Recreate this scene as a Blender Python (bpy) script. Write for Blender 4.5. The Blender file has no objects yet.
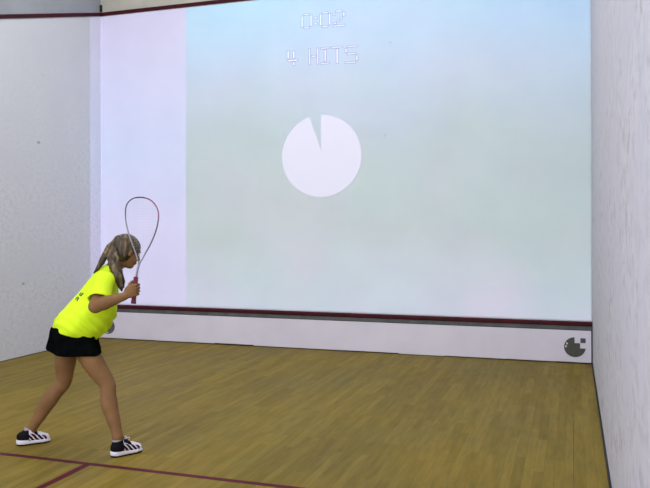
import bpy, bmesh, math, random
import numpy as np
from mathutils import Vector, Matrix
from mathutils.bvhtree import BVHTree
random.seed(4)
S = bpy.context.scene
COL = S.collection

# ------------------------------------------------------------------ camera
CAM = Vector((6.1839, -10.1518, 1.5617))
yaw, pit, rol = math.radians(-21.16745), math.radians(.09666), math.radians(-.13058)
fw = Vector((math.sin(yaw)*math.cos(pit), math.cos(yaw)*math.cos(pit), math.sin(pit)))
rt = Vector((math.cos(yaw), -math.sin(yaw), 0)); up = rt.cross(fw)
rt2 = math.cos(rol)*rt + math.sin(rol)*up; up2 = -math.sin(rol)*rt + math.cos(rol)*up
cd = bpy.data.cameras.new('camera'); cam = bpy.data.objects.new('camera', cd); COL.objects.link(cam)
M3 = Matrix((rt2, up2, -fw)).transposed()
cam.matrix_world = Matrix.Translation(CAM) @ M3.to_4x4()
cd.sensor_width = 36; cd.lens = 830.56/650*36
cd.shift_x = (325-250.17)/650; cd.shift_y = (225.25-244)/650
S.camera = cam

# ------------------------------------------------------------------ world, lights, exposure
S.view_settings.view_transform = 'Standard'; S.view_settings.look = 'None'
S.view_settings.gamma = 1; S.view_settings.use_curve_mapping = False
S.view_settings.exposure = 0.0
W = bpy.data.worlds.new('world'); S.world = W; W.use_nodes = True
W.node_tree.nodes['Background'].inputs[0].default_value = (.86, .87, 1, 1)
W.node_tree.nodes['Background'].inputs[1].default_value = 2.6

def area(name, loc, sx, sy, power, col):
    l = bpy.data.lights.new(name, 'AREA'); l.shape = 'RECTANGLE'; l.size = sx; l.size_y = sy
    l.energy = power; l.color = col
    o = bpy.data.objects.new(name, l); COL.objects.link(o); o.location = loc
    return o
LAMPS = [(2.3, -3.4), (4.1, -3.4), (2.3, -7.4), (4.1, -7.4)]
for i, (x, y) in enumerate(LAMPS):
    area('ceiling_lamp_light', (x, y, 6.75), .5, 1.9, 76 if y > -5 else 28, (.95, .955, 1))

# the video projector's beam: an image (strip, main field, disc) thrown on the front wall
PX, PY, PZ = 3.2, -4.6, 5.3
def nt(tree):
    def N(t, **k):
        n = tree.nodes.new(t)
        for a, b in k.items(): setattr(n, a, b)
        return n
    return N
def mathn(tree, op, a, b=None, clamp=False):
    n = tree.nodes.new('ShaderNodeMath'); n.operation = op; n.use_clamp = clamp
    for i, s in enumerate((a, b)):
        if s is None: continue
        if isinstance(s, (int, float)): n.inputs[i].default_value = s
        else: tree.links.new(s, n.inputs[i])
    return n.outputs[0]
def mixc(tree, f, a, b, bt='MIX'):
    n = tree.nodes.new('ShaderNodeMix'); n.data_type = 'RGBA'; n.blend_type = bt
    for s, i in ((f, n.inputs[0]), (a, n.inputs[6]), (b, n.inputs[7])):
        if isinstance(s, (int, float)): i.default_value = s
        elif isinstance(s, tuple): i.default_value = s if len(s) == 4 else s+(1,)
        else: tree.links.new(s, i)
    return n.outputs[2]
def ramp(tree, f, stops, interp='LINEAR'):
    n = tree.nodes.new('ShaderNodeValToRGB'); n.color_ramp.interpolation = interp
    e = n.color_ramp.elements
    while len(e) < len(stops): e.new(.5)
    for k, (p, c) in zip(e, stops):
        k.position = p; k.color = c if len(c) == 4 else c+(1,)
    tree.links.new(f, n.inputs[0]); return n.outputs[0]
DISC = (3.219, 2.456, .522)
def projector():
    l = bpy.data.lights.new('projector_beam', 'SPOT'); l.energy = 1.0
    l.spot_size = math.radians(140); l.spot_blend = 0; l.shadow_soft_size = .004
    l.use_nodes = True
    o = bpy.data.objects.new('projector_beam', l); COL.objects.link(o)
    o.location = (PX, PY, PZ); o.rotation_euler = (math.radians(90), 0, 0)
    t = l.node_tree; N = nt(t); L = t.links.new
    em = t.nodes['Emission']
    g = N('ShaderNodeNewGeometry'); s = N('ShaderNodeSeparateXYZ'); L(g.outputs['Incoming'], s.inputs[0])
    m = lambda op, a, b=None, c=False: mathn(t, op, a, b, c)
    u = m('DIVIDE', s.outputs[0], s.outputs[1]); w = m('DIVIDE', s.outputs[2], s.outputs[1])
    X = m('ADD', m('MULTIPLY', u, -PY), PX); Z = m('ADD', m('MULTIPLY', w, -PY), PZ)
    r2 = m('ADD', m('ADD', m('MULTIPLY', u, u), m('MULTIPLY', w, w)), 1.0)
    comp = m('POWER', r2, 1.5)
    # field mask
    inx = m('MULTIPLY', m('GREATER_THAN', X, -.205), m('LESS_THAN', X, 6.385))
    inz = m('MULTIPLY', m('GREATER_THAN', Z, .49), m('LESS_THAN', Z, 4.52))
    mask = m('MULTIPLY', inx, inz)
    strip = m('LESS_THAN', X, 1.325)
    co = N('ShaderNodeCombineXYZ'); L(X, co.inputs[0]); L(Z, co.inputs[1])
    no = N('ShaderNodeTexNoise'); no.inputs['Scale'].default_value = .55; no.inputs['Detail'].default_value = 3
    L(co.outputs[0], no.inputs[0])
    no2 = N('ShaderNodeTexNoise'); no2.inputs['Scale'].default_value = .8; no2.inputs['Detail'].default_value = 2
    co2 = N('ShaderNodeCombineXYZ'); L(X, co2.inputs[0]); L(Z, co2.inputs[1]); co2.inputs[2].default_value = 7.3
    L(co2.outputs[0], no2.inputs[0])
    zz = m('DIVIDE', Z, 4.6)
    zz = m('ADD', zz, m('MULTIPLY', m('SUBTRACT', no.outputs[0], .5), .30))
    main = ramp(t, zz, [(.12, (.68, .92, 1.12)), (.33, (.36, .68, .60)), (.55, (.24, .56, .50)), (.75, (.26, .64, .92)), (.86, (.20, .78, 1.2)), (.98, (.06, .84, 1.36))])
    patch = ramp(t, no2.outputs[0], [(.38, (0, 0, 0)), (.62, (1, 1, 1))])
    main = mixc(t, m('MULTIPLY', patch, .8), main, (1.35, .92, 1.08), 'MULTIPLY')
    st = ramp(t, m('DIVIDE', Z, 4.6), [(.12, (.97, .92, 1.54)), (.35, (.85, .82, 1.45)), (.57, (.62, .81, 1.42)), (.75, (.66, .70, 1.3)), (.95, (.68, .60, 1.14))])
    c = mixc(t, strip, main, st)
    # disc with its wedge cut out
    dx = m('SUBTRACT', X, DISC[0]); dz = m('SUBTRACT', Z, DISC[1])
    rr = m('SQRT', m('ADD', m('MULTIPLY', dx, dx), m('MULTIPLY', dz, dz)))
    ind = m('LESS_THAN', rr, DISC[2])
    dz2 = m('SUBTRACT', Z, DISC[1]+.07)
    ang = m('ARCTAN2', dx, dz2)                      # 0 = up, negative = to the left
    wed = m('MULTIPLY', m('LESS_THAN', ang, .005), m('GREATER_THAN', ang, -.335))
    ind = m('MULTIPLY', ind, m('SUBTRACT', 1.0, wed))
    c = mixc(t, ind, c, (1.09, 1.06, 1.45))
    c = mixc(t, m('LESS_THAN', X, -.002), c, (.36, .36, .40), 'MULTIPLY')   # the image's dim outermost edge, past the corner
    L(c, em.inputs['Color'])
    L(m('MULTIPLY', m('MULTIPLY', mask, comp), 464.0), em.inputs['Strength'])
    return o
projector()

# ------------------------------------------------------------------ helpers
def tag(o, label=None, cat=None, group=None, kind=None):
    for k, v in (('label', label), ('category', cat), ('group', group), ('kind', kind)):
        if v: o[k] = v
    return o
def link(name, me, mats, parent=None, smooth=False):
    for mm in (mats if isinstance(mats, (list, tuple)) else [mats]): me.materials.append(mm)
    if smooth: me.polygons.foreach_set('use_smooth', [True]*len(me.polygons))
    o = bpy.data.objects.new(name, me); COL.objects.link(o)
    if parent: o.parent = parent
    return o
def bmobj(name, bm, mats, parent=None, smooth=False):
    bmesh.ops.recalc_face_normals(bm, faces=bm.faces)
    me = bpy.data.meshes.new(name); bm.to_mesh(me); bm.free()
    return link(name, me, mats, parent, smooth)
def empty(name, loc, rotz=0):
    o = bpy.data.objects.new(name, None); COL.objects.link(o); o.location = loc; o.rotation_euler = (0, 0, rotz)
    o.empty_display_size = .1
    return o
def box(bm, a, b, mi=0, bevel=0):
    x0, y0, z0 = a; x1, y1, z1 = b
    vs = [bm.verts.new(p) for p in ((x0,y0,z0),(x1,y0,z0),(x1,y1,z0),(x0,y1,z0),(x0,y0,z1),(x1,y0,z1),(x1,y1,z1),(x0,y1,z1))]
    fs = [bm.faces.new([vs[i] for i in f]) for f in ((0,3,2,1),(4,5,6,7),(0,1,5,4),(1,2,6,5),(2,3,7,6),(3,0,4,7))]
    for f in fs: f.material_index = mi
    if bevel:
        ed = list({e for f in fs for e in f.edges})
        bmesh.ops.bevel(bm, geom=ed, offset=bevel, segments=3, affect='EDGES', profile=.5)
def prism(bm, pts, y0, y1, mi=0):
    """polygon in X,Z extruded along Y"""
    a = [bm.verts.new((x, y0, z)) for x, z in pts]; b = [bm.verts.new((x, y1, z)) for x, z in pts]
    n = len(pts)
    fs = [bm.faces.new(a), bm.faces.new(b[::-1])]
    for i in range(n): fs.append(bm.faces.new((a[i], b[i], b[(i+1) % n], a[(i+1) % n])))
    for f in fs: f.material_index = mi
def tube(bm, pts, rad, n=10, closed=False, mi=0, flat=None):
    pts = [Vector(p) for p in pts]; m = len(pts)
    rad = rad if isinstance(rad, (list, tuple)) else [rad]*m
    rings = []; prev = None
    for i, p in enumerate(pts):
        t = (pts[(i+1) % m]-pts[i-1]) if closed else (pts[min(i+1, m-1)]-pts[max(i-1, 0)])
        t.normalize()
        if prev is None:
            a = Vector((0, 0, 1)) if abs(t.z) < .9 else Vector((0, 1, 0))
            a = flat if flat else a
        else: a = prev
        nrm = (a-t*a.dot(t)).normalized(); prev = nrm if not flat else None
        b = t.cross(nrm)
        k = (1, 1) if not isinstance(rad[i], tuple) else rad[i]
        r = 1 if isinstance(rad[i], tuple) else rad[i]
        rings.append([bm.verts.new(p+nrm*math.cos(q)*r*k[0]+b*math.sin(q)*r*k[1]) for q in [2*math.pi*j/n for j in range(n)]])
    for i in range(m if closed else m-1):
        A, B = rings[i], rings[(i+1) % m]
        for j in range(n):
            f = bm.faces.new((A[j], A[(j+1) % n], B[(j+1) % n], B[j])); f.material_index = mi
    if not closed:
        for r_ in (rings[0][::-1], rings[-1]): f = bm.faces.new(r_); f.material_index = mi
def catmull(P, n=6):
    P = [Vector(p) for p in P]; out = []
    for i in range(len(P)-1):
        a, b, c, d = P[max(i-1, 0)], P[i], P[i+1], P[min(i+2, len(P)-1)]
        for k in range(n):
            t = k/n
            out.append(.5*((2*b)+(c-a)*t+(2*a-5*b+4*c-d)*t*t+(3*b-a-3*c+d)*t**3))
    out.append(P[-1]); return out

# ------------------------------------------------------------------ materials
def mat(name, col, rough=.6, spec=.5, fn=None):
    m = bpy.data.materials.new(name); m.use_nodes = True; t = m.node_tree
    b = t.nodes['Principled BSDF']
    b.inputs['Base Color'].default_value = col+(1,); b.inputs['Roughness'].default_value = rough
    b.inputs['Specular IOR Level'].default_value = spec
    if fn: fn(t, b)
    return m
def coords(t, scale=(1, 1, 1), rot=(0, 0, 0), kind='Object'):
    tc = t.nodes.new('ShaderNodeTexCoord'); mp = t.nodes.new('ShaderNodeMapping')
    mp.inputs['Scale'].default_value = scale; mp.inputs['Rotation'].default_value = rot
    t.links.new(tc.outputs[kind], mp.inputs[0]); return mp.outputs[0]
def noise(t, vec, scale, detail=3, rough=.55, out=0):
    n = t.nodes.new('ShaderNodeTexNoise'); n.inputs['Scale'].default_value = scale
    n.inputs['Detail'].default_value = detail; n.inputs['Roughness'].default_value = rough
    t.links.new(vec, n.inputs[0]); return n.outputs[out]
def bump(t, b, h, strength, dist=.002):
    n = t.nodes.new('ShaderNodeBump'); n.inputs['Strength'].default_value = strength; n.inputs['Distance'].default_value = dist
    t.links.new(h, n.inputs['Height']); t.links.new(n.outputs[0], b.inputs['Normal'])

def plain_noise(col, col2, scale=8, bs=0.0, stretch=(1, 1, 1)):
    def fn(t, b):
        v = coords(t, stretch); n = noise(t, v, scale)
        f = ramp(t, n, [(.35, col), (.65, col2)]); t.links.new(f, b.inputs['Base Color'])
        if bs: bump(t, b, n, bs)
    return fn
def plaster(base, mark, amount, zhi=3.6, nsc=24):
    """white court plaster with smears and round ball marks, denser low down"""
    def fn(t, b):
        v = coords(t, (1, .55, 1))
        n1 = noise(t, v, nsc, 4, .7); n2 = noise(t, v, 2.2, 3); n3 = noise(t, coords(t, (1, 1, 1)), 60, 2)
        sep = t.nodes.new('ShaderNodeSeparateXYZ'); t.links.new(coords(t), sep.inputs[0])
        band = t.nodes.new('ShaderNodeMapRange'); t.links.new(sep.outputs[2], band.inputs[0])
        band.inputs[1].default_value = zhi; band.inputs[2].default_value = 1.6; band.inputs[3].default_value = .25; band.inputs[4].default_value = 1
        mk = ramp(t, n1, [(.45, (0, 0, 0)), (.74, (1, 1, 1))])
        mk2 = ramp(t, n2, [(.35, (.15,)*3), (.65, (1, 1, 1))])
        f = mathn(t, 'MULTIPLY', mathn(t, 'MULTIPLY', mk, mk2), mathn(t, 'MULTIPLY', band.outputs[0], amount))
        c = mixc(t, f, base, mark)
        lg = ramp(t, n2, [(.3, (.93, .93, .95)), (.7, (1, 1, 1))])
        c = mixc(t, 1.0, c, lg, 'MULTIPLY')
        # small dark specks
        vo = t.nodes.new('ShaderNodeTexVoronoi'); vo.inputs['Scale'].default_value = 2.6; t.links.new(v, vo.inputs[0])
        sp = ramp(t, vo.outputs['Distance'], [(.035, (1, 1, 1)), (.06, (0, 0, 0))])
        pick = ramp(t, noise(t, coords(t, (1, 1, 1)), 1.3), [(.5, (0, 0, 0)), (.55, (1, 1, 1))])
        c = mixc(t, mathn(t, 'MULTIPLY', mathn(t, 'MULTIPLY', sp, pick), .55), c, (.13, .13, .14))
        t.links.new(c, b.inputs['Base Color']); bump(t, b, n3, .12, .001)
    return fn
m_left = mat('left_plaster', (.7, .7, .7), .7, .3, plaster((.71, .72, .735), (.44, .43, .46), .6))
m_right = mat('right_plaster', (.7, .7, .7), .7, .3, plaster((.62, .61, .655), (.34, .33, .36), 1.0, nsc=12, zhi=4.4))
def frontfn(t, b):
    v = coords(t); n = noise(t, v, 1.6, 4); c = ramp(t, n, [(.3, (.53, .53, .545)), (.7, (.565, .565, .57))])
    vo = t.nodes.new('ShaderNodeTexVoronoi'); vo.inputs['Scale'].default_value = 1.7; t.links.new(v, vo.inputs[0])
    sp = ramp(t, vo.outputs['Distance'], [(.02, (1, 1, 1)), (.04, (0, 0, 0))])
    pick = ramp(t, noise(t, v, .9), [(.52, (0, 0, 0)), (.57, (1, 1, 1))])
    c = mixc(t, mathn(t, 'MULTIPLY', mathn(t, 'MULTIPLY', sp, pick), .3), c, (.3, .3, .32))
    t.links.new(c, b.inputs['Base Color'])
m_front = mat('front_plaster', (.64, .64, .645), .75, .3, frontfn)
m_upper = mat('cream_plaster', (.52, .50, .42), .8, .3, plain_noise((.46, .45, .38), (.56, .53, .44), 3))
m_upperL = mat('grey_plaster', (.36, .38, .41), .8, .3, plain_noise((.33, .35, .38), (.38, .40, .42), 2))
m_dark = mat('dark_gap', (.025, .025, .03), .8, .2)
m_ceil = mat('ceiling_white', (.7, .7, .7), .9, .2, plain_noise((.68,)*3, (.72,)*3, 4))
m_red = mat('red_line_paint', (.16, .012, .02), .5, .15, plain_noise((.045, .006, .010), (.07, .008, .013), 14))
m_redf = mat('red_floor_paint', (.17, .025, .035), .5, .05, plain_noise((.075, .007, .016), (.11, .011, .022), 9))
m_tinred = mat('red_tin_paint', (.20, .012, .022), .5, .15, plain_noise((.045, .005, .009), (.075, .007, .013), 10))
m_tingrey = mat('grey_green_strip', (.16, .17, .165), .6, .4, plain_noise((.10, .105, .10), (.15, .155, .15), 6))
m_tin = mat('white_tin_panel', (.62, .60, .66), .5, .4, plain_noise((.76, .73, .80), (.81, .78, .85), 2.2))
def floorfn(t, b):
    sep = t.nodes.new('ShaderNodeSeparateXYZ'); t.links.new(coords(t), sep.inputs[0])
    cb = t.nodes.new('ShaderNodeCombineXYZ'); t.links.new(sep.outputs[1], cb.inputs[0]); t.links.new(sep.outputs[0], cb.inputs[1])
    br = t.nodes.new('ShaderNodeTexBrick'); t.links.new(cb.outputs[0], br.inputs[0])
    br.offset = .37; br.offset_frequency = 3; br.squash = 1
    for k, v in (('Scale', 1), ('Mortar Size', .0012), ('Mortar Smooth', .3), ('Bias', 0), ('Brick Width', .85), ('Row Height', .062)):
        br.inputs[k].default_value = v
    br.inputs['Color1'].default_value = (.10, .10, .10, 1); br.inputs['Color2'].default_value = (.95,)*3+(1,)
    br.inputs['Mortar'].default_value = (.0,)*3+(1,)
    base = ramp(t, br.outputs['Color'], [(0, (.16, .112, .018)), (.12, (.197, .142, .023)), (.5, (.222, .161, .027)), (1, (.257, .190, .036))])
    v = coords(t, (9, .9, 1)); n = noise(t, v, 3.2, 5, .6)
    g = ramp(t, n, [(.3, (.80, .80, .78)), (.7, (1.12, 1.1, 1.06))])
    c = mixc(t, 1.0, base, g, 'MULTIPLY')
    n2 = noise(t, coords(t, (1, .6, 1)), .9, 3)
    g2 = ramp(t, n2, [(.3, (.82, .84, .90)), (.7, (1.10, 1.06, 1.0))])
    c = mixc(t, 1.0, c, g2, 'MULTIPLY')
    t.links.new(c, b.inputs['Base Color'])
    r = t.nodes.new('ShaderNodeMapRange'); t.links.new(n2, r.inputs[0]); r.inputs[3].default_value = .36; r.inputs[4].default_value = .52
    t.links.new(r.outputs[0], b.inputs['Roughness'])
    bump(t, b, br.outputs['Fac'], -.15, .001)
m_floor = mat('maple_strip_floor', (.3, .2, .1), .4, .03, floorfn)

# ------------------------------------------------------------------ the court
WX, WY, HC = 6.4, -9.75, 6.8
OUT = 4.554
def struct(name, bm, m): return tag(bmobj(name, bm, m), kind='structure')
bm = bmesh.new(); box(bm, (-.0, WY, -.12), (WX, 0, 0)); struct('floor', bm, m_floor)
bm = bmesh.new(); box(bm, (-.2, 0, -.12), (WX+.2, .2, OUT+.02)); box(bm, (-.2, .0, OUT+.02), (WX+.2, .2, HC), 1); struct('wall_front', bm, [m_front, m_upper])
slope = (OUT-2.13)/9.75
def sidez(y): return OUT+slope*y
bm = bmesh.new()
def sideprism(bm, x0, x1, pts, mi=0):
    a = [bm.verts.new((x0, y, z)) for y, z in pts]; b = [bm.verts.new((x1, y, z)) for y, z in pts]; n = len(pts)
    fs = [bm.faces.new(a), bm.faces.new(b[::-1])]+[bm.faces.new((a[i], b[i], b[(i+1) % n], a[(i+1) % n])) for i in range(n)]
    for f in fs: f.material_index = mi
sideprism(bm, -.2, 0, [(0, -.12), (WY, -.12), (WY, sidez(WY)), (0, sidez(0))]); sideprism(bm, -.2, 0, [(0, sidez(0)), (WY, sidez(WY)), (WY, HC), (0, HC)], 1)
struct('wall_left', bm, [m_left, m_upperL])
bm = bmesh.new()
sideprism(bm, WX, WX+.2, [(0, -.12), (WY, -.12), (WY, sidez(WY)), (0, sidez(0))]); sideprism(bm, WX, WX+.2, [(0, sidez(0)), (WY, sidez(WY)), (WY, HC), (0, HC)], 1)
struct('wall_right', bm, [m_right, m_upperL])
bm = bmesh.new(); box(bm, (-.2, WY, HC), (WX+.2, .2, HC+.15)); struct('ceiling', bm, m_ceil)
# out lines (thin raised painted battens)
bm = bmesh.new(); prism(bm, [(0, OUT-.025), (WX, OUT-.025), (WX, OUT+.025), (0, OUT+.025)], -.012, .0); struct('trim_1', bm, m_red)
bm = bmesh.new(); sideprism(bm, 0, .012, [(-.012, sidez(0)-.025), (WY, sidez(WY)-.025), (WY, sidez(WY)+.025), (-.012, sidez(0)+.025)]); struct('trim_2', bm, m_red)
bm = bmesh.new(); sideprism(bm, WX-.012, WX, [(-.012, sidez(0)-.025), (WY, sidez(WY)-.025), (WY, sidez(WY)+.025), (-.012, sidez(0)+.025)]); struct('trim_3', bm, m_red)
# dark strips whose colour stands for the shadow gap at the side walls' foot
bm = bmesh.new(); box(bm, (WX-.012, WY, 0), (WX, -.035, .022)); struct('gap_strip_right', bm, m_dark)
bm = bmesh.new(); box(bm, (0, WY, 0), (.004, -.035, .006)); struct('gap_strip_left', bm, m_dark)
# floor lines
def floor_line(name, a, b):
    bm = bmesh.new(); box(bm, a, b); return struct(name, bm, m_redf)
floor_line('trim_4', (0, -5.454, 0), (WX, -5.404, .0012))
floor_line('trim_5', (3.184, WY, 0), (3.234, -5.454, .0012))
bm = bmesh.new(); box(bm, (6.190, WY, 0), (6.193, -3.0, .0006)); struct('trim_6', bm, m_dark)
# corner bracket above the out line in the front-left corner
bm = bmesh.new(); box(bm, (0.0, -.03, OUT+.035), (.03, 0, OUT+.13), bevel=.006)
tag(bmobj('corner_bracket', bm, m_dark), 'small dark bracket in the left corner just above the red line', 'bracket')

# ------------------------------------------------------------------ the tin
T1, T2, T3 = .375, .428, .4768
tin = tag(empty('tin', (3.2, -.02, 0)), 'long white board with a red top strip along the foot of the front wall', 'tin board')
def tinpart(name, bm, m):
    bmesh.ops.translate(bm, verts=bm.verts, vec=(-3.2, .02, 0)); return bmobj(name, bm, m, tin)
bm = bmesh.new()
random.seed(11)
lo = []; x = .0
pts = [(0.004, .012)]
for sx in (.9, 1.32, 1.75, 2.3, 2.9, 3.5, 4.2, 4.75, 5.45, 6.0):
    z = random.uniform(.004, .020); pts += [(sx, pts[-1][1]), (sx+.02, z)]
pts += [(6.385, pts[-1][1]), (6.385, T1), (.004, T1)]
prism(bm, pts, -.034, -.012); tinpart('front_panel', bm, m_tin)
bm = bmesh.new(); box(bm, (0.002, -.012, .0), (6.398, -.002, T2)); tinpart('gap_shade_sheet', bm, m_dark)  # near-black sheet: shade in the gaps around the panel, put into its colour
bm = bmesh.new(); box(bm, (0.004, -.024, T1+.008), (6.39, -.012, T2)); tinpart('grey_strip', bm, m_tingrey)
bm = bmesh.new(); prismpts = [(-.036, T2), (-.046, T2+.010), (-.046, T3-.012), (-.034, T3), (-.002, T3), (-.002, T2)]
sideprism(bm, 0.002, 6.398, prismpts); tinpart('red_strip', bm, m_tinred)

# ------------------------------------------------------------------ round pixel emblems on the tin
m_emb = mat('emblem_olive', (.075, .075, .06), .5, .4, plain_noise((.065, .066, .05), (.085, .085, .068), 30))
m_emb2 = mat('emblem_blue_grey', (.075, .078, .10), .5, .4)
m_embdot = mat('emblem_white', (.75, .75, .78), .5, .4)
m_emb3 = mat('emblem_grey', (.115, .115, .115), .5, .4, plain_noise((.10, .10, .10), (.135, .135, .13), 30))
def emblem(cx, cz, r, label, m1, w=1.0):
    root = tag(empty('round_emblem', (cx, -.034, cz)), label, 'emblem', None)
    bm = bmesh.new(); q = r*.49
    # disc outline with stepped bite at the upper right
    pts = []; a0 = math.acos(0.02); 
    start = math.asin(-.10)                      # lower end of the bite on the circle
    n = 48; end = math.pi/2+.02
    ang = [end+(2*math.pi+start-end)*i/n for i in range(n+1)]
    pts = [(math.cos(a)*r*w, math.sin(a)*r) for a in ang]
    pts += [(q*w, -.10*r), (q*w, .42*r), (-.02*r*w, .42*r)]
    prism(bm, pts, -.003, 0); bmobj('disc', bm, m1, root)
    bm = bmesh.new(); prism(bm, [(.52*r*w, .46*r), (1.0*r*w, .46*r), (1.0*r*w, .93*r), (.52*r*w, .93*r)], -.003, 0); bmobj('square', bm, m_emb2, root)
    for (dx, dz) in ((-.74, .36), (-.84, .06)):
        bm = bmesh.new(); e = .075*r
        prism(bm, [(dx*r-e*.8, dz*r-e*1.3), (dx*r+e, dz*r-e*1.3), (dx*r+e*.8, dz*r+e*1.3), (dx*r-e, dz*r+e)], -.0045, -.003)
        bmobj('dot', bm, m_embdot, root)
    return root
emblem(6.212, .186, .112, 'dark olive round pixel emblem on the white board beside the right wall', m_emb, 1.02)
em2 = emblem(.133, .172, .105, 'grey round emblem on the white board, half hidden behind the yellow shirt', m_emb3); em2.rotation_euler = (0, -math.pi/2, 0)

# ------------------------------------------------------------------ projected read-outs on the front wall, their light painted as colour
m_glyph = mat('painted_light_glyph_fill', (.80, .74, .80), .75, .3)  # projected light painted into the base colour; the beam holds no glyphs
m_glyphline = mat('painted_light_glyph_outline', (.42, .33, .43), .75, .3)
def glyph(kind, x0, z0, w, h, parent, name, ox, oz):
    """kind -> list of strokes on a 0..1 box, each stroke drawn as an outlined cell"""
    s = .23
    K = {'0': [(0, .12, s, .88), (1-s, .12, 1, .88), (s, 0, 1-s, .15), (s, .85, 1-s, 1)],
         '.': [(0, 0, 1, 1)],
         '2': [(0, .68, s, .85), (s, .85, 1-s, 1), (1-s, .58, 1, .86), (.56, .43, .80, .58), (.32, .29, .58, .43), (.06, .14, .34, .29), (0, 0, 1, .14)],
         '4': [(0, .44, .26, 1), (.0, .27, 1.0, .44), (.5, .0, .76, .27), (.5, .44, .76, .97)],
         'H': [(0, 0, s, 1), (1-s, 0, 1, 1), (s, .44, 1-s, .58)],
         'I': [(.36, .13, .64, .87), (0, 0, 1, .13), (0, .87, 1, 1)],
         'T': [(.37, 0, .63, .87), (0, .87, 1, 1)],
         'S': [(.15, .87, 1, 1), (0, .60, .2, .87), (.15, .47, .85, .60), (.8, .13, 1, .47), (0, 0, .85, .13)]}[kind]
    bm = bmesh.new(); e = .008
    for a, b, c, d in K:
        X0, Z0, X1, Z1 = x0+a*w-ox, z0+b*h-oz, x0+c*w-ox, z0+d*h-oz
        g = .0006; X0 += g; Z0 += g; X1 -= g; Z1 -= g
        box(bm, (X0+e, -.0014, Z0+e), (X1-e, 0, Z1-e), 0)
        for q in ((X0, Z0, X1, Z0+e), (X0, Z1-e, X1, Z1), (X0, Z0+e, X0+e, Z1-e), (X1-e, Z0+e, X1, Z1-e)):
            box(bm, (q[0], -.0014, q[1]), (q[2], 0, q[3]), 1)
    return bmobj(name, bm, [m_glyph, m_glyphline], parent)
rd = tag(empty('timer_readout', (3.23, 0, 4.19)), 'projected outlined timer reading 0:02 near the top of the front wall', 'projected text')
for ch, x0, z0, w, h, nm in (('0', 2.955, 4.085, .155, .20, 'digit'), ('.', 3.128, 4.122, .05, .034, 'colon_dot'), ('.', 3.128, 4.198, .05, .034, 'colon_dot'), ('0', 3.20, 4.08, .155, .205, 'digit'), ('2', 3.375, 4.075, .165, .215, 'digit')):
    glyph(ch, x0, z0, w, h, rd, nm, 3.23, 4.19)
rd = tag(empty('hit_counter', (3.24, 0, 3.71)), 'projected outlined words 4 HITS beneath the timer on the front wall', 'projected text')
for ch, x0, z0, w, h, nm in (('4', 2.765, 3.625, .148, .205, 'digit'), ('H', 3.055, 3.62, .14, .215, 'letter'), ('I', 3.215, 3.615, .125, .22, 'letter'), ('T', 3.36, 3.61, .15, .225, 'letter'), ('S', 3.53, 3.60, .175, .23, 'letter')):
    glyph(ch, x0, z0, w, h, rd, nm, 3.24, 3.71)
# the disc: the beam itself lights it; this thin patch of wall paint is the surface it lands on
bm = bmesh.new(); cx, cz, r = DISC
a0, a1 = -.005, .335
zc = cz+.07
def hit(a):                                     # ray from wedge apex to the circle
    dx, dz = -math.sin(a), math.cos(a); oz = .07
    bq = dz*oz; t = -bq+math.sqrt(bq*bq-(oz*oz-r*r)); return (t*dx, oz+t*dz)
pL, pR = hit(a1), hit(a0)
aL, aR = math.atan2(pL[1], pL[0]), math.atan2(pR[1], pR[0])+2*math.pi
pts = [(math.cos(aL+(aR-aL)*i/96)*r, math.sin(aL+(aR-aL)*i/96)*r) for i in range(97)]+[(0, .07)]
prism(bm, pts, -.0012, 0)
m_disc = mat('disc_wall_paint', (.55, .55, .555), .75, .3)
o = bmobj('countdown_dial', bm, m_disc); o.location = (cx, -.0005, cz)
tag(o, 'projected pale round dial with a narrow wedge missing at the top, on the front wall', 'projected dial')

# ------------------------------------------------------------------ ceiling lamps (above the frame, they light the court)
m_lamp = bpy.data.materials.new('lamp_diffuser'); m_lamp.use_nodes = True
b_ = m_lamp.node_tree.nodes['Principled BSDF']; b_.inputs['Emission Color'].default_value = (1, .98, .95, 1); b_.inputs['Emission Strength'].default_value = 2
m_case = mat('lamp_housing', (.7, .7, .7), .5)
where = ['front left', 'front right', 'rear left', 'rear right']
for i, (x, y) in enumerate(LAMPS):
    r_ = tag(empty('ceiling_light', (x, y, HC)), 'long ceiling light at the %s of the court' % where[i], 'light', 'ceiling lights')
    bm = bmesh.new(); box(bm, (-.28, -1.0, -.03), (.28, 1.0, 0), bevel=.006); bmobj('housing', bm, m_case, r_)
    bm = bmesh.new(); box(bm, (-.25, -.97, -.034), (.25, .97, -.03)); bmobj('diffuser', bm, m_lamp, r_)

# ================================================================== the player
# local frame: x = u (to the player's front), y = d (to the player's left), z up
U = Vector((.8383, .5452, 0)); U.normalize()
PLOC = (2.91, -5.12, 0); PROT = math.atan2(U.y, U.x)

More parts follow.
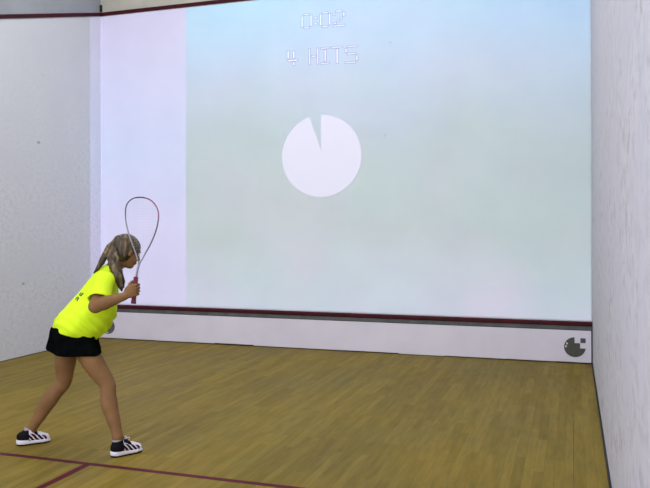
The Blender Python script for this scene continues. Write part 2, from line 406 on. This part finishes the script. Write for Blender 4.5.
class Field:
    def __init__(s, lo, hi, h):
        s.lo = np.array(lo, float); s.h = h
        s.n = np.ceil((np.array(hi)-s.lo)/h).astype(int)+1
        s.f = np.full(s.n, 1.0, np.float32)
    def _sub(s, lo, hi, pad):
        a = np.clip(np.floor((np.array(lo)-pad-s.lo)/s.h).astype(int), 0, s.n-1)
        b = np.clip(np.ceil((np.array(hi)+pad-s.lo)/s.h).astype(int)+1, 1, s.n)
        sl = tuple(slice(i, j) for i, j in zip(a, b))
        g = np.meshgrid(*[s.lo[i]+s.h*np.arange(a[i], b[i]) for i in range(3)], indexing='ij')
        return sl, np.stack(g, -1)
    def _merge(s, sl, d, k, op):
        f = s.f[sl]
        if op == 'sub':
            a, b = -d, f
            if k > 0:
                hh = np.clip(.5+.5*(a-b)/k, 0, 1); s.f[sl] = (b*(1-hh)+a*hh+k*hh*(1-hh))
            else: s.f[sl] = np.maximum(a, b)
        else:
            if k > 0:
                hh = np.clip(.5+.5*(f-d)/k, 0, 1); s.f[sl] = f*(1-hh)+d*hh-k*hh*(1-hh)
            else: s.f[sl] = np.minimum(f, d)
    def cone(s, a, b, ra, rb, k=.02, sc=(1, 1, 1), op='add'):
        a = np.array(a, float); b = np.array(b, float); sc = np.array(sc, float)
        R = max(ra, rb)*max(sc)
        sl, P = s._sub(np.minimum(a, b)-R, np.maximum(a, b)+R, .03+k)
        q = P/sc; A = a/sc; B = b/sc; ba = B-A; L = ba@ba+1e-12
        t = np.clip(((q-A)@ba)/L, 0, 1)
        d = np.linalg.norm(q-A-t[..., None]*ba, axis=-1)-(ra+(rb-ra)*t)
        s._merge(sl, d*min(sc) if min(sc) < 1 else d, k, op)
    def chain(s, pts, rad, k=.02, sc=(1, 1, 1), kk=None):
        for i in range(len(pts)-1): s.cone(pts[i], pts[i+1], rad[i], rad[i+1], k if i == 0 else kk or max(k*.5, .002), sc)
    def ell(s, c, r, k=.02, rot=None, op='add'):
        c = np.array(c, float); r = np.array(r, float); R = max(r)
        sl, P = s._sub(c-R, c+R, .03+k); q = P-c
        if rot is not None: q = q@np.array(rot)          # columns of rot = local axes
        k0 = np.linalg.norm(q/r, axis=-1); k1 = np.linalg.norm(q/(r*r), axis=-1)+1e-9
        s._merge(sl, k0*(k0-1)/k1, k, op)
    def cut(s, p, n, k=.0):
        """remove the side the normal points to"""
        g = np.meshgrid(*[s.lo[i]+s.h*np.arange(s.n[i]) for i in range(3)], indexing='ij')
        n = np.array(n, float); n /= np.linalg.norm(n)
        d = -(sum((g[i]-p[i])*n[i] for i in range(3)))
        s._merge((slice(None),)*3, d.astype(np.float32), k, 'sub')
    def warp(s, fn):
        g = np.meshgrid(*[s.lo[i]+s.h*np.arange(s.n[i]) for i in range(3)], indexing='ij'); s.f += fn(*g).astype(np.float32)
    def mesh(s, name):
        f = s.f; n = s.n
        ins = f < 0
        c = [ins[i:n[0]-1+i, j:n[1]-1+j, k:n[2]-1+k] for i in (0, 1) for j in (0, 1) for k in (0, 1)]
        cnt = sum(x.astype(np.int8) for x in c); act = (cnt > 0) & (cnt < 8)
        idx = np.argwhere(act); vid = -np.ones(act.shape, np.int64); vid[act] = np.arange(len(idx))
        acc = np.zeros((len(idx), 3)); num = np.zeros(len(idx))
        corners = [(i, j, k) for i in (0, 1) for j in (0, 1) for k in (0, 1)]
        val = {q: f[idx[:, 0]+q[0], idx[:, 1]+q[1], idx[:, 2]+q[2]] for q in corners}
        for a in corners:
            for ax in range(3):
                if a[ax]: continue
                b = list(a); b[ax] = 1; b = tuple(b)
                va, vb = val[a], val[b]; m = (va < 0) != (vb < 0)
                t = np.where(m, va/(va-vb+1e-12), 0)
                p = np.array(a, float)[None]+np.zeros((len(idx), 3)); p[:, ax] += t
                acc[m] += p[m]; num[m] += 1
        V = s.lo+s.h*(idx+acc/np.maximum(num, 1)[:, None])
        F = []
        for ax in range(3):
            o1, o2 = [(1, 2), (2, 0), (0, 1)][ax]
            sa = [slice(None)]*3; sb = [slice(None)]*3; sa[ax] = slice(0, -1); sb[ax] = slice(1, None)
            A = ins[tuple(sa)]; B = ins[tuple(sb)]
            e = np.argwhere(A != B); e = e[(e[:, o1] > 0) & (e[:, o2] > 0) & (e[:, o1] < n[o1]-1) & (e[:, o2] < n[o2]-1)]
            def v(d1, d2):
                q = e.copy(); q[:, o1] -= d1; q[:, o2] -= d2; return vid[q[:, 0], q[:, 1], q[:, 2]]
            quad = np.stack([v(0, 0), v(1, 0), v(1, 1), v(0, 1)], 1)
            fl = A[e[:, 0], e[:, 1], e[:, 2]]
            quad[~fl] = quad[~fl][:, ::-1]
            F.append(quad)
        F = np.concatenate(F); F = F[(F >= 0).all(1)]
        me = bpy.data.meshes.new(name); me.from_pydata(V.tolist(), [], F.tolist()); me.update()
        bm = bmesh.new(); bm.from_mesh(me)
        # fields can leave crumbs: keep only pieces above a size
        bmesh.ops.recalc_face_normals(bm, faces=bm.faces); bm.to_mesh(me); bm.free()
        return me

m_skin = mat('skin', (.42, .24, .13), .6, .15, plain_noise((.20, .104, .042), (.245, .130, .054), 7))
def subs(m, w=.08):
    b = m.node_tree.nodes['Principled BSDF']; b.inputs['Subsurface Weight'].default_value = w; b.inputs['Subsurface Radius'].default_value = (.01, .004, .002)
subs(m_skin)
def shirtfn(t, b):
    v = coords(t); n = noise(t, v, 5, 3); c = ramp(t, n, [(.3, (.60, .84, .012)), (.7, (.68, .92, .02))])
    t.links.new(c, b.inputs['Base Color'])
    wv = noise(t, v, 320, 1); bump(t, b, wv, .15, .0008)
m_shirt = mat('neon_yellow_jersey', (.66, .9, .02), .75, .2, shirtfn)
m_skirt = mat('black_fabric', (.006, .007, .008), 1.0, .0, plain_noise((.0022, .0025, .0025), (.004, .0045, .0045), 12, .2))
def hairfn(t, b):
    v = coords(t, (1, 1, .16)); n = noise(t, v, 45, 2, .5)
    n2 = noise(t, coords(t, (1, 1, .6)), 16, 2)
    c = ramp(t, mathn(t, 'ADD', mathn(t, 'MULTIPLY', n, .65), mathn(t, 'MULTIPLY', n2, .35)), [(.40, (.022, .014, .005)), (.52, (.070, .046, .018)), (.66, (.24, .17, .08))])
    t.links.new(c, b.inputs['Base Color']); bump(t, b, n, .25, .003)
m_hair = mat('dark_blonde_hair', (.2, .14, .07), .5, .4, hairfn)
m_white = mat('shoe_white', (.72, .70, .74), .5, .4)
m_mesh = mat('shoe_black', (.008, .007, .009), .8, .08)
m_purple = mat('shoe_plum', (.07, .012, .045), .6, .15)
m_sole = mat('shoe_outsole', (.010, .009, .010), .8, .1)
m_sock = mat('sock_grey', (.30, .28, .29), .9, .1)
m_eye = mat('eye_white', (.5, .48, .46), .3, .5)
m_iris = mat('eye_iris', (.06, .04, .03), .2, .5)
m_lip = mat('lips', (.36, .12, .09), .45, .4)

person = empty('person', PLOC, PROT)
tag(person, 'woman in neon yellow t-shirt and black skirt leaning forward, holding up a squash racket', 'person')

# ---- head frame
HC_ = np.array((.368, .0, 1.388))
fx = Vector((.90, .30, -.42)).normalized(); hy = Vector((0, 0, 1)).cross(fx).normalized(); hz = fx.cross(hy)
HR = np.array([[fx.x, hy.x, hz.x], [fx.y, hy.y, hz.y], [fx.z, hy.z, hz.z]])
def H(x, y, z): return HC_+HR@np.array((x, y, z))

# ---- body
B = Field((-.50, -.45, .03), (.58, .45, 1.56), .0055)
# torso (leaning 30 degrees)
B.ell((.0, 0, .835), (.120, .150, .11), 0)
B.cone((.0, 0, .86), (.10, 0, 1.0), .10, .088, .05, (1, 1.25, 1))
B.cone((.10, 0, 1.0), (.195, 0, 1.14), .088, .080, .04, (1, 1.4, 1))
B.ell((.212, 0, 1.185), (.068, .13, .065), .04)
B.ell((-.075, -.06, .80), (.085, .085, .09), .03); B.ell((-.075, .06, .80), (.085, .085, .09), .03)
B.cone((.225, 0, 1.225), (.325, .005, 1.33), .058, .05, .04)
# legs: right (near, leading) and left (far, trailing)
THIGH = []
def leg(hip, knee, ank, heel, toe, side):
    hip, knee, ank, heel, toe = map(np.array, (hip, knee, ank, heel, toe))
    # one smooth tapering chain of many short cones: hip > thigh > knee > calf > ankle
    key = [(hip, .084), (hip*.5+knee*.5+np.array((-.004, 0, 0)), .075), (hip*.2+knee*.8, .062), (knee, .053), (knee*.85+ank*.15+np.array((-.006, 0, 0)), .051),
           (knee*.64+ank*.36+np.array((-.014, 0, 0)), .057), (knee*.40+ank*.60+np.array((-.008, 0, 0)), .047), (knee*.15+ank*.85, .036), (ank, .034)]
    path_ = catmull([tuple(k_[0]) for k_ in key], 4); rad_ = []
    for i in range(len(key)-1):
        for q in range(4):
            t = q/4; t = t*t*(3-2*t); rad_.append(key[i][1]*(1-t)+key[i+1][1]*t)
    rad_.append(key[-1][1])
    B.chain([np.array(p) for p in path_], rad_, .04, kk=.008); THIGH.append((path_[:10], rad_[:10]))
    B.cone(ank, heel*.7+toe*.3+np.array((0, 0, .058)), .033, .030, .02)
    B.cone(heel*.7+toe*.3+np.array((0, 0, .055)), toe*.8+heel*.2+np.array((0, 0, .042)), .028, .018, .02)
ankR = (.280, -.268, .125); ankL = (-.328, .185, .088)
heelR, toeR = (.238, -.300, .0), (.448, -.187, .0)
heelL, toeL = (-.412, .150, .0), (-.182, .222, .0)
leg((.018, -.078, .79), (.215, -.19, .475), ankR, heelR, toeR, -1)
leg((-.048, .078, .78), (-.087, .130, .445), ankL, heelL, toeL, 1)
# right arm, bent, hand on the racket handle
shR = (.185, -.155, 1.185); elR = (.128, -.345, 1.03); wrR = (.322, -.338, 1.093)
B.ell(shR, (.050, .050, .050), .03)
B.chain([shR, (.158, -.25, 1.11), elR], [.048, .047, .041], .02)
B.chain([elR, (.19, -.345, 1.052), wrR], [.042, .045, .028], .02, (1, 1, 1))
HX, HY = .391, -.312                                    # handle axis at hand height
B.ell((.362, -.343, 1.125), (.040, .019, .045), .018, rot=np.array([[.95, 0, -.31], [0, 1, 0], [.31, 0, .95]]))
for j, (z, lf) in enumerate(((1.168, 1.0), (1.146, 1.06), (1.124, 1.0), (1.103, .85))):
    B.chain([(.372, -.344, z-.004), (HX+.006, -.345, z), (HX+.030*lf, HY-.010, z+.002), (HX+.022*lf, HY+.018, z+.001), (HX-.004, HY+.026, z)], [.0105, .0105, .0095, .0085, .0075], .004)
B.chain([(.345, -.335, 1.138), (.360, -.318, 1.172), (.378, -.286, 1.188), (.402, -.284, 1.192)], [.013, .0115, .010, .0085], .008)
# left arm, on the far side in front of the chest
shL = (.215, .155, 1.185); elL = (.14, .315, 1.02); wrL = (.175, .225, .93)
B.ell(shL, (.050, .048, .050), .03)
B.chain([shL, elL], [.046, .040], .02); B.chain([elL, wrL], [.042, .027], .02)
B.ell((.202, .198, .912), (.038, .018, .034), .015)
for j in range(4):
    z = .932-.016*j; x = .222-.003*j
    B.chain([(x-.006, .19, z), (x+.022, .165, z-.012), (x+.030, .14, z-.028), (x+.02, .122, z-.036)], [.009, .0088, .008, .007], .004)
B.chain([(.185, .19, .93), (.202, .160, .950), (.225, .145, .952)], [.012, .010, .0085], .006)
# head
B.ell(H(-.018, 0, .022), (.094, .074, .083), .02, rot=HR)
B.ell(H(.022, 0, -.028), (.066, .058, .078), .02, rot=HR)
B.ell(H(.050, 0, -.088), (.032, .032, .024), .02, rot=HR)
B.ell(H(.064, 0, .030), (.022, .045, .014), .012, rot=HR)
B.cone(H(.080, 0, .008), H(.103, 0, -.026), .007, .0105, .008)
for sgn in (-1, 1):
    B.ell(H(.098, .009*sgn, -.031), (.008, .007, .006), .004, rot=HR)
    B.ell(H(.092, .030*sgn, .004), (.0145, .0145, .0055), .005, rot=HR, op='sub')
    B.ell(H(.060, .034*sgn, -.032), (.022, .018, .020), .015, rot=HR)
    B.ell(H(-.008, .073*sgn, -.012), (.019, .009, .029), .006, rot=HR)
B.ell(H(.084, 0, -.053), (.011, .020, .006), .004, rot=HR); B.ell(H(.082, 0, -.065), (.011, .017, .007), .004, rot=HR)
body = link('body', B.mesh('body'), m_skin, person, True)
for sgn in (-1, 1):
    c = Vector(H(.0735, .030*sgn, .004)); bm = bmesh.new()
    bmesh.ops.create_uvsphere(bm, u_segments=16, v_segments=12, radius=.0108, matrix=Matrix.Translation(c))
    for f in bm.faces:
        if (f.calc_center_median()-c).normalized().dot(fx) > .80: f.material_index = 1
    bmobj('eye', bm, [m_eye, m_iris], person, True)
    bm = bmesh.new(); tube(bm, [Vector(H(.086-.0012*abs(q)**2*3, (.018+.006*(q+1.2))*sgn, .026-.0016*q*q)) for q in (-1.2, -.4, .4, 1.2, 2)], [.001, .0022, .0024, .002, .001], 6)
    bmobj('eyebrow', bm, m_hair, person, True)
bm = bmesh.new(); tube(bm, [Vector(H(.0905-.25*y*y*10, y, -.0588)) for y in (-.016, -.008, 0, .008, .016)], [.0015, .004, .0045, .004, .0015], 8); bmobj('mouth', bm, m_lip, person, True)

# ---- hair: cap, ponytail and the loose length over the shoulder
Hh = Field((.10, -.22, 1.07), (.50, .16, 1.56), .0042)
Hh.ell(H(-.022, 0, .026), (.103, .083, .091), 0, rot=HR)
Hh.ell(H(-.03, 0, -.02), (.070, .079, .075), .01, rot=HR)
Hh.ell(H(.092, 0, -.045), (.075, .085, .082), .012, rot=HR, op='sub')
Hh.ell(H(.055, 0, -.14), (.095, .10, .075), .01, rot=HR, op='sub')
p0 = H(-.112, -.01, .046)
Hh.cone(H(-.09, 0, .04), p0, .024, .016, .012)
Hh.chain([p0, (.238, -.02, 1.420), (.208, -.035, 1.365), (.180, -.04, 1.312), (.152, -.035, 1.265), (.128, -.03, 1.238)], [.016, .024, .025, .021, .014, .005], .015)
Hh.chain([p0, (.258, -.04, 1.41), (.248, -.075, 1.345), (.262, -.115, 1.285), (.288, -.150, 1.21), (.308, -.152, 1.15), (.317, -.145, 1.112)], [.018, .027, .031, .031, .028, .018, .005], .015)
Hh.chain([(.27, -.06, 1.40), (.282, -.085, 1.33), (.300, -.115, 1.25), (.322, -.125, 1.18), (.330, -.125, 1.135)], [.022, .026, .024, .016, .005], .015)
Hh.warp(lambda x, y, z: .0012*np.sin(85*(x*1.0+y*1.3)+24*z)+.0007*np.sin(190*(x-y)+30*z))
hair = link('hair', Hh.mesh('hair'), m_hair, person, True)
bm = bmesh.new(); ax = Vector(H(-.13, -.01, .03))-Vector(H(-.09, 0, .035)); ax.normalize(); cc = Vector(p0)
e1 = ax.cross(Vector((0, 1, 0))).normalized(); e2 = ax.cross(e1)
tube(bm, [cc+(e1*math.cos(a)+e2*math.sin(a))*.024 for a in [2*math.pi*i/24 for i in range(24)]], .005, 8, closed=True)
bmobj('hair_tie', bm, m_mesh, hair, True)

# ---- t-shirt
Sh = Field((-.24, -.36, .72), (.38, .30, 1.32), .0055)
Sh.cone((.005, 0, .862), (.075, 0, .915), .146, .152, 0, (1, 1.24, 1))
Sh.cone((.075, 0, .915), (.140, 0, .99), .152, .148, .03, (1, 1.10, 1))
Sh.cone((.140, 0, .99), (.178, 0, 1.09), .148, .122, .03, (1, 1.16, 1))
Sh.cone((.178, 0, 1.09), (.207, 0, 1.185), .122, .088, .03, (1, 1.5, 1))
Sh.cone((.207, 0, 1.185), (.245, 0, 1.245), .088, .062, .03, (1, 1.2, 1))
Sh.ell((.195, -.135, 1.185), (.075, .07, .07), .03); Sh.ell((.215, .135, 1.18), (.075, .07, .07), .03)
Sh.cone((.135, 0, .85), (.15, 0, .80), .10, .075, .04, (1, 1.3, 1))
def folds(x, y, z):
    g = np.clip((1.0-z)/.2, 0, 1)*np.clip((z+.25*x-.80)/.06, .12, 1)
    s = .0105*g*np.sin(70*(z+.55*x)+6*np.sin(9*y)+5*np.sin(7*x+3*y))
    s += .0045*np.clip((z-.98)/.1, 0, 1)*np.sin(38*(x*.9-z*.35)+8*y)+.003*np.sin(31*x+17*y-26*z)
    return s
Sh.ell((.0, 0, .845), (.154, .200, .12), .03)
Sh.warp(folds)
Sh.cut((-.16, 0, .842), (-.26, 0, -1), .004)             # hem rises to the back
Sh.cut((.135, 0, .768), (.62, 0, -1), .01)               # and to the front
Sl = Field((-.24, -.36, .72), (.38, .30, 1.32), .0055)
for sg, a_, b_, r0, r1 in ((-1, (.190, -.14, 1.185), (.158, -.285, 1.075), .072, .080), (1, (.215, .14, 1.18), (.165, .265, 1.075), .070, .074)):
    Sl.cone(a_, b_, r0, r1, 0)
    ax_ = np.array(b_)-np.array(a_)
    Sl.cut(np.array(a_)+ax_*1.02, ax_+np.array((0, 0, -.12)), .003)
Sl.warp(lambda x, y, z: .003*np.sin(45*x+25*z)*np.clip((np.abs(y)-.16)/.08, 0, 1))
hh_ = np.clip(.5+.5*(Sh.f-Sl.f)/.02, 0, 1); Sh.f = Sh.f*(1-hh_)+Sl.f*hh_-.02*hh_*(1-hh_)
Sh.cone((.150, -.31, 1.055), (.180, -.20, 1.14), .068, .050, .004, op='sub')

Sh.ell((.262, 0, 1.285), (.062, .066, .030), .006, op='sub', rot=np.array([[.8, 0, .6], [0, 1, 0], [-.6, 0, .8]]))
shirt_me = Sh.mesh('t_shirt')
bv = bmesh.new(); bv.from_mesh(shirt_me); BV = BVHTree.FromBMesh(bv)
shirt = link('t_shirt', shirt_me, m_shirt, person, True)
# small dark print on the back of the shirt: short upright strokes
m_print = mat('dark_print', (.03, .05, .04), .7, .2)
nrm = Vector((-.82, -.25, .55)).normalized()              # outward from the upper back
tdir = Vector((-.50, 0, -.86)); tdir = (tdir-nrm*tdir.dot(nrm)).normalized(); sdir = nrm.cross(tdir)
c0 = Vector((.052, -.075, 1.055))
bm = bmesh.new()
def onshirt(s, t):
    o_ = c0+sdir*s+tdir*t+nrm*.3; h = BV.ray_cast(o_, -nrm)
    return (h[0]+nrm*.0015, h[0]+nrm*.0035) if h[0] else None
def stroke(s0, t0, s1, t1, w=.005):
    d = Vector((s1-s0, t1-t0)); L = d.length; d /= L; n_ = Vector((-d.y, d.x))*w
    k = max(2, int(L/.006)); rows = []
    for i in range(k+1):
        q = Vector((s0, t0))+d*L*i/k; a = onshirt(*(q+n_)); b = onshirt(*(q-n_))
        if not a or not b: return
        rows.append([bm.verts.new(p) for p in (a[0], a[1], b[1], b[0])])
    for i in range(k):
        for j in range(4): bm.faces.new((rows[i][j], rows[i][(j+1) % 4], rows[i+1][(j+1) % 4], rows[i+1][j]))
    bm.faces.new(rows[0][::-1]); bm.faces.new(rows[-1])
for r_, t0 in enumerate((-.035, .005)):
    for q in range(2):
        s = -.02+.026*q
        stroke(s, t0, s, t0+.024); 
        if (q+r_) % 2: stroke(s, t0, s+.014, t0+.002, .003)
        else: stroke(s, t0+.022, s+.014, t0+.022, .003)
bmobj('back_print', bm, m_print, shirt)

# ---- skirt
Sk = Field((-.28, -.27, .62), (.28, .27, .92), .0055)
Sk.cone((-.005, 0, .86), (.006, 0, .64), .140, .184, 0, (1, 1.22, 1))
Sk.cone((-.05, .02, .86), (-.065, .05, .66), .12, .150, .02, (1, 1.10, 1))
for pth, rd_ in THIGH: Sk.chain([np.array(p) for p in pth], [q+.012 for q in rd_], .02, kk=.008)
Sk.ell((-.075, -.06, .80), (.097, .097, .10), .02); Sk.ell((-.075, .06, .80), (.097, .097, .10), .02); Sk.ell((0, 0, .835), (.132, .165, .10), .02)
Sk.warp(lambda x, y, z: .005*np.clip((.84-z)/.15, 0, 1)*np.sin(9*np.arctan2(y, x)+2*np.sin(20*z)))
Sk.cut((0, -.1, .664), (0, -.10, -1), .003)
Sk.cut((.09, 0, .660), (.30, 0, -1), .004); Sk.cut((-.10, 0, .662), (-.32, 0, -1), .02)
Sk.cut((0, 0, .893), (-.2, 0, 1), .02)
Sk.cone((0, 0, .74), (0, 0, .60), .115, .160, .003, (1, 1.2, 1), op='sub')
link('skirt', Sk.mesh('skirt'), m_skirt, person, True)

# ---- shoes
def shoe(heel, toe, ank, ox=0):
    h = Vector(heel); t = Vector(toe); fdir = (t-h).normalized()
    L = .250; c = (h+t)/2; c.z = 0
    e = empty('shoe', c, math.atan2(fdir.y, fdir.x)); e.parent = person
    hx = -L/2
    F = Field((-.16, -.07, .0), (.16, .07, .15), .0038)
    F.chain([(hx+.040, 0, .058), (hx+.10, 0, .055), (hx+.165, .002, .044), (hx+.212, .002, .036)], [.038, .040, .038, .029], 0, (1, .95, 1))
    F.cone((hx+.050+ox, 0, .05), (hx+.055+ox, 0, .115), .038, .036, .02)
    F.cone((hx+.085, 0, .07), (hx+.115, 0, .088), .032, .020, .02)
    F.cut((0, 0, .026), (0, 0, -1), .002)
    F.cut((hx+.05+ox, 0, .108), (-.22, 0, 1), .005)
    F.cone((hx+.058+ox, 0, .09), (hx+.060+ox, 0, .16), .024, .033, .004, op='sub')
    me = F.mesh('upper'); up_ = link('upper', me, [m_white, m_mesh, m_purple], e, True)
    for p in me.polygons:
        x, y, z = p.center; x -= hx
        if x < .080 and z > .040: p.material_index = 1
        elif .085 < x < .150 and z > .060 and abs(y) < .030: p.material_index = 1
        elif .08 <= x < .215 and z < .088-.26*(x-.08) and z > .026: p.material_index = (2, 1, 0)[int((x+z*.9)/.011) % 3]
    F = Field((-.16, -.07, -.0), (.16, .07, .06), .0036)
    F = Field((-.16, -.07, -.01), (.16, .07, .06), .0036)
    F.chain([(hx+.042, 0, .024), (hx+.11, 0, .022), (hx+.18, .003, .018), (hx+.214, .003, .018)], [.043, .041, .045, .034], 0, (1, .92, 1))
    F.cut((0, 0, .011), (0, 0, -1), .0015); F.cut((0, 0, .034), (.07, 0, 1), .003)
    link('midsole', F.mesh('midsole'), m_white, e, True)
    F = Field((-.16, -.07, -.01), (.16, .07, .03), .003)
    F.chain([(hx+.042, 0, .022), (hx+.11, 0, .02), (hx+.18, .003, .016), (hx+.214, .003, .018)], [.042, .040, .044, .033], 0, (1, .92, 1))
    F.cut((0, 0, .0012), (0, 0, -1), .001); F.cut((0, 0, .013), (0, 0, 1), .001)
    link('outsole', F.mesh('outsole'), m_sole, e, True)
    # laces and tongue loop
    bm = bmesh.new()
    for i in range(4):
        x = hx+.105+.022*i; z = .094-.0125*i
        tube(bm, catmull([(x, -.024, z-.014), (x+.004, -.012, z-.001), (x+.008, 0, z+.002), (x+.012, .012, z-.001), (x+.016, .024, z-.014)], 3), .0028, 6)
    for sg in (-1, 1):
        tube(bm, catmull([(hx+.105, 0, .098), (hx+.112, .012*sg, .120), (hx+.135, .022*sg, .118), (hx+.13, .010*sg, .100), (hx+.108, 0, .098)], 4), .0024, 6)
    bmobj('laces', bm, m_white, e, True)
    bm = bmesh.new(); tube(bm, catmull([(hx+.075, 0, .085), (hx+.088, 0, .105), (hx+.097, 0, .128)], 4), (.008), 8); bmobj('tongue', bm, m_mesh, e, True)
    # sock
    inv = Matrix.Rotation(-math.atan2(fdir.y, fdir.x), 4, 'Z') @ Matrix.Translation(-c)
    a = inv @ Vector(ank); bm = bmesh.new()
    lowp = Vector((a.x-.010, a.y*.6, .060)); top = Vector((a.x+.001, a.y, .110))
    tube(bm, [lowp, lowp.lerp(top, .5), top, top+Vector((.001, 0, .004))], [.036, .037, .0385, .034], 24)
    bmobj('sock', bm, m_sock, e, True)
shoe(heelR, toeR, (.280, -.268, .125)); shoe(heelL, toeL, (-.328, .185, .10), .032)

# ================================================================== the racket (held, a thing of its own)
RY = -.312
rk = tag(empty('squash_racket', Vector(PLOC)+Matrix.Rotation(PROT, 3, 'Z') @ Vector((.386, RY, 1.04)), PROT),
         'teardrop squash racket with dark red frame held upright in the hand of the player', 'racket')
loc = Vector((.386, RY, 1.04))
def rp(u, z, d=0): return Vector((u, RY+d, z))-loc
out = [(.420,1.316),(.403,1.377),(.376,1.452),(.353,1.52),(.336,1.595),(.332,1.663),(.343,1.717),(.377,1.752),(.418,1.763),(.458,1.761),(.499,1.747),(.536,1.711),(.556,1.657),(.553,1.595),(.536,1.527),(.505,1.451),(.464,1.377),(.434,1.322)]
m_frame = mat('racket_graphite', (.22, .22, .25), .35, .5)
def framefn(t, b):
    s = t.nodes.new('ShaderNodeSeparateXYZ'); t.links.new(coords(t), s.inputs[0])
    top = ramp(t, s.outputs[0], [(.0, (.16, .13, .17)), (.02, (.035, .008, .022)), (.07, (.05, .012, .03)), (.13, (.36, .14, .24))])
    low = ramp(t, s.outputs[0], [(.0, (.30, .30, .34)), (.06, (.26, .26, .28)), (.10, (.10, .10, .12))])
    f = mixc(t, ramp(t, s.outputs[2], [(.56, (0, 0, 0)), (.62, (1, 1, 1))]), low, top)
    t.links.new(f, b.inputs['Base Color'])
m_frame = mat('racket_graphite', (.2, .2, .22), .35, .5, framefn)
m_grip = mat('racket_grip', (.20, .035, .06), .8, .1, plain_noise((.13, .03, .045), (.26, .05, .075), 60))
m_string = mat('racket_string', (.5, .54, .54), .5, .3)
bm = bmesh.new(); path = catmull([rp(*q) for q in out], 5)
tube(bm, path, [(.0095, .0048)]*len(path), 10, flat=Vector((0, 1, 0)))
tube(bm, [rp(.403, 1.215), rp(.413, 1.27), rp(.427, 1.325)], [(.009, .008), (.008, .0075), (.008, .010)], 12, flat=Vector((0, 1, 0)))
bmobj('frame', bm, m_frame, rk, True)
bm = bmesh.new(); n = 28; g = [rp(.3865+(.403-.3865)*i/n, 1.056+(1.221-1.056)*i/n) for i in range(n+1)]
tube(bm, g, [.0155+.0011*(i % 2) if 1 < i < n-1 else .0165 for i in range(n+1)], 12); bmobj('grip', bm, m_grip, rk, True)
bm = bmesh.new(); tube(bm, [rp(.3847, 1.040), rp(.3857, 1.048), rp(.3865, 1.058)], [.017, .0185, .0165], 14); bmobj('butt_cap', bm, mat('racket_cap', (.09, .02, .035), .5), rk, True)
# strings: mains and crosses clipped to the head
poly = [(p.x, p.z) for p in path]
def clip(a, b, fixed, axis):
    hits = []
    for i in range(len(poly)):
        p, q = poly[i], poly[(i+1) % len(poly)]
        if (p[axis]-fixed)*(q[axis]-fixed) < 0:
            t = (fixed-p[axis])/(q[axis]-p[axis]); hits.append(p[1-axis]+t*(q[1-axis]-p[1-axis]))
    return (min(hits), max(hits)) if len(hits) >= 2 else None
for k_ in range(14):
    x = min(p[0] for p in poly)+.014+.0155*k_; h = clip(0, 0, x, 0)
    if h:
        bm = bmesh.new(); tube(bm, [(x, 0, h[0]), (x, 0, h[1])], .00026, 4); bmobj('string', bm, m_string, rk)
for k_ in range(21):
    z = min(p[1] for p in poly)+.075+.0185*k_; h = clip(0, 0, z, 1)
    if h:
        bm = bmesh.new(); tube(bm, [(h[0], .0009, z), (h[1], .0009, z)], .00026, 4); bmobj('string', bm, m_string, rk)
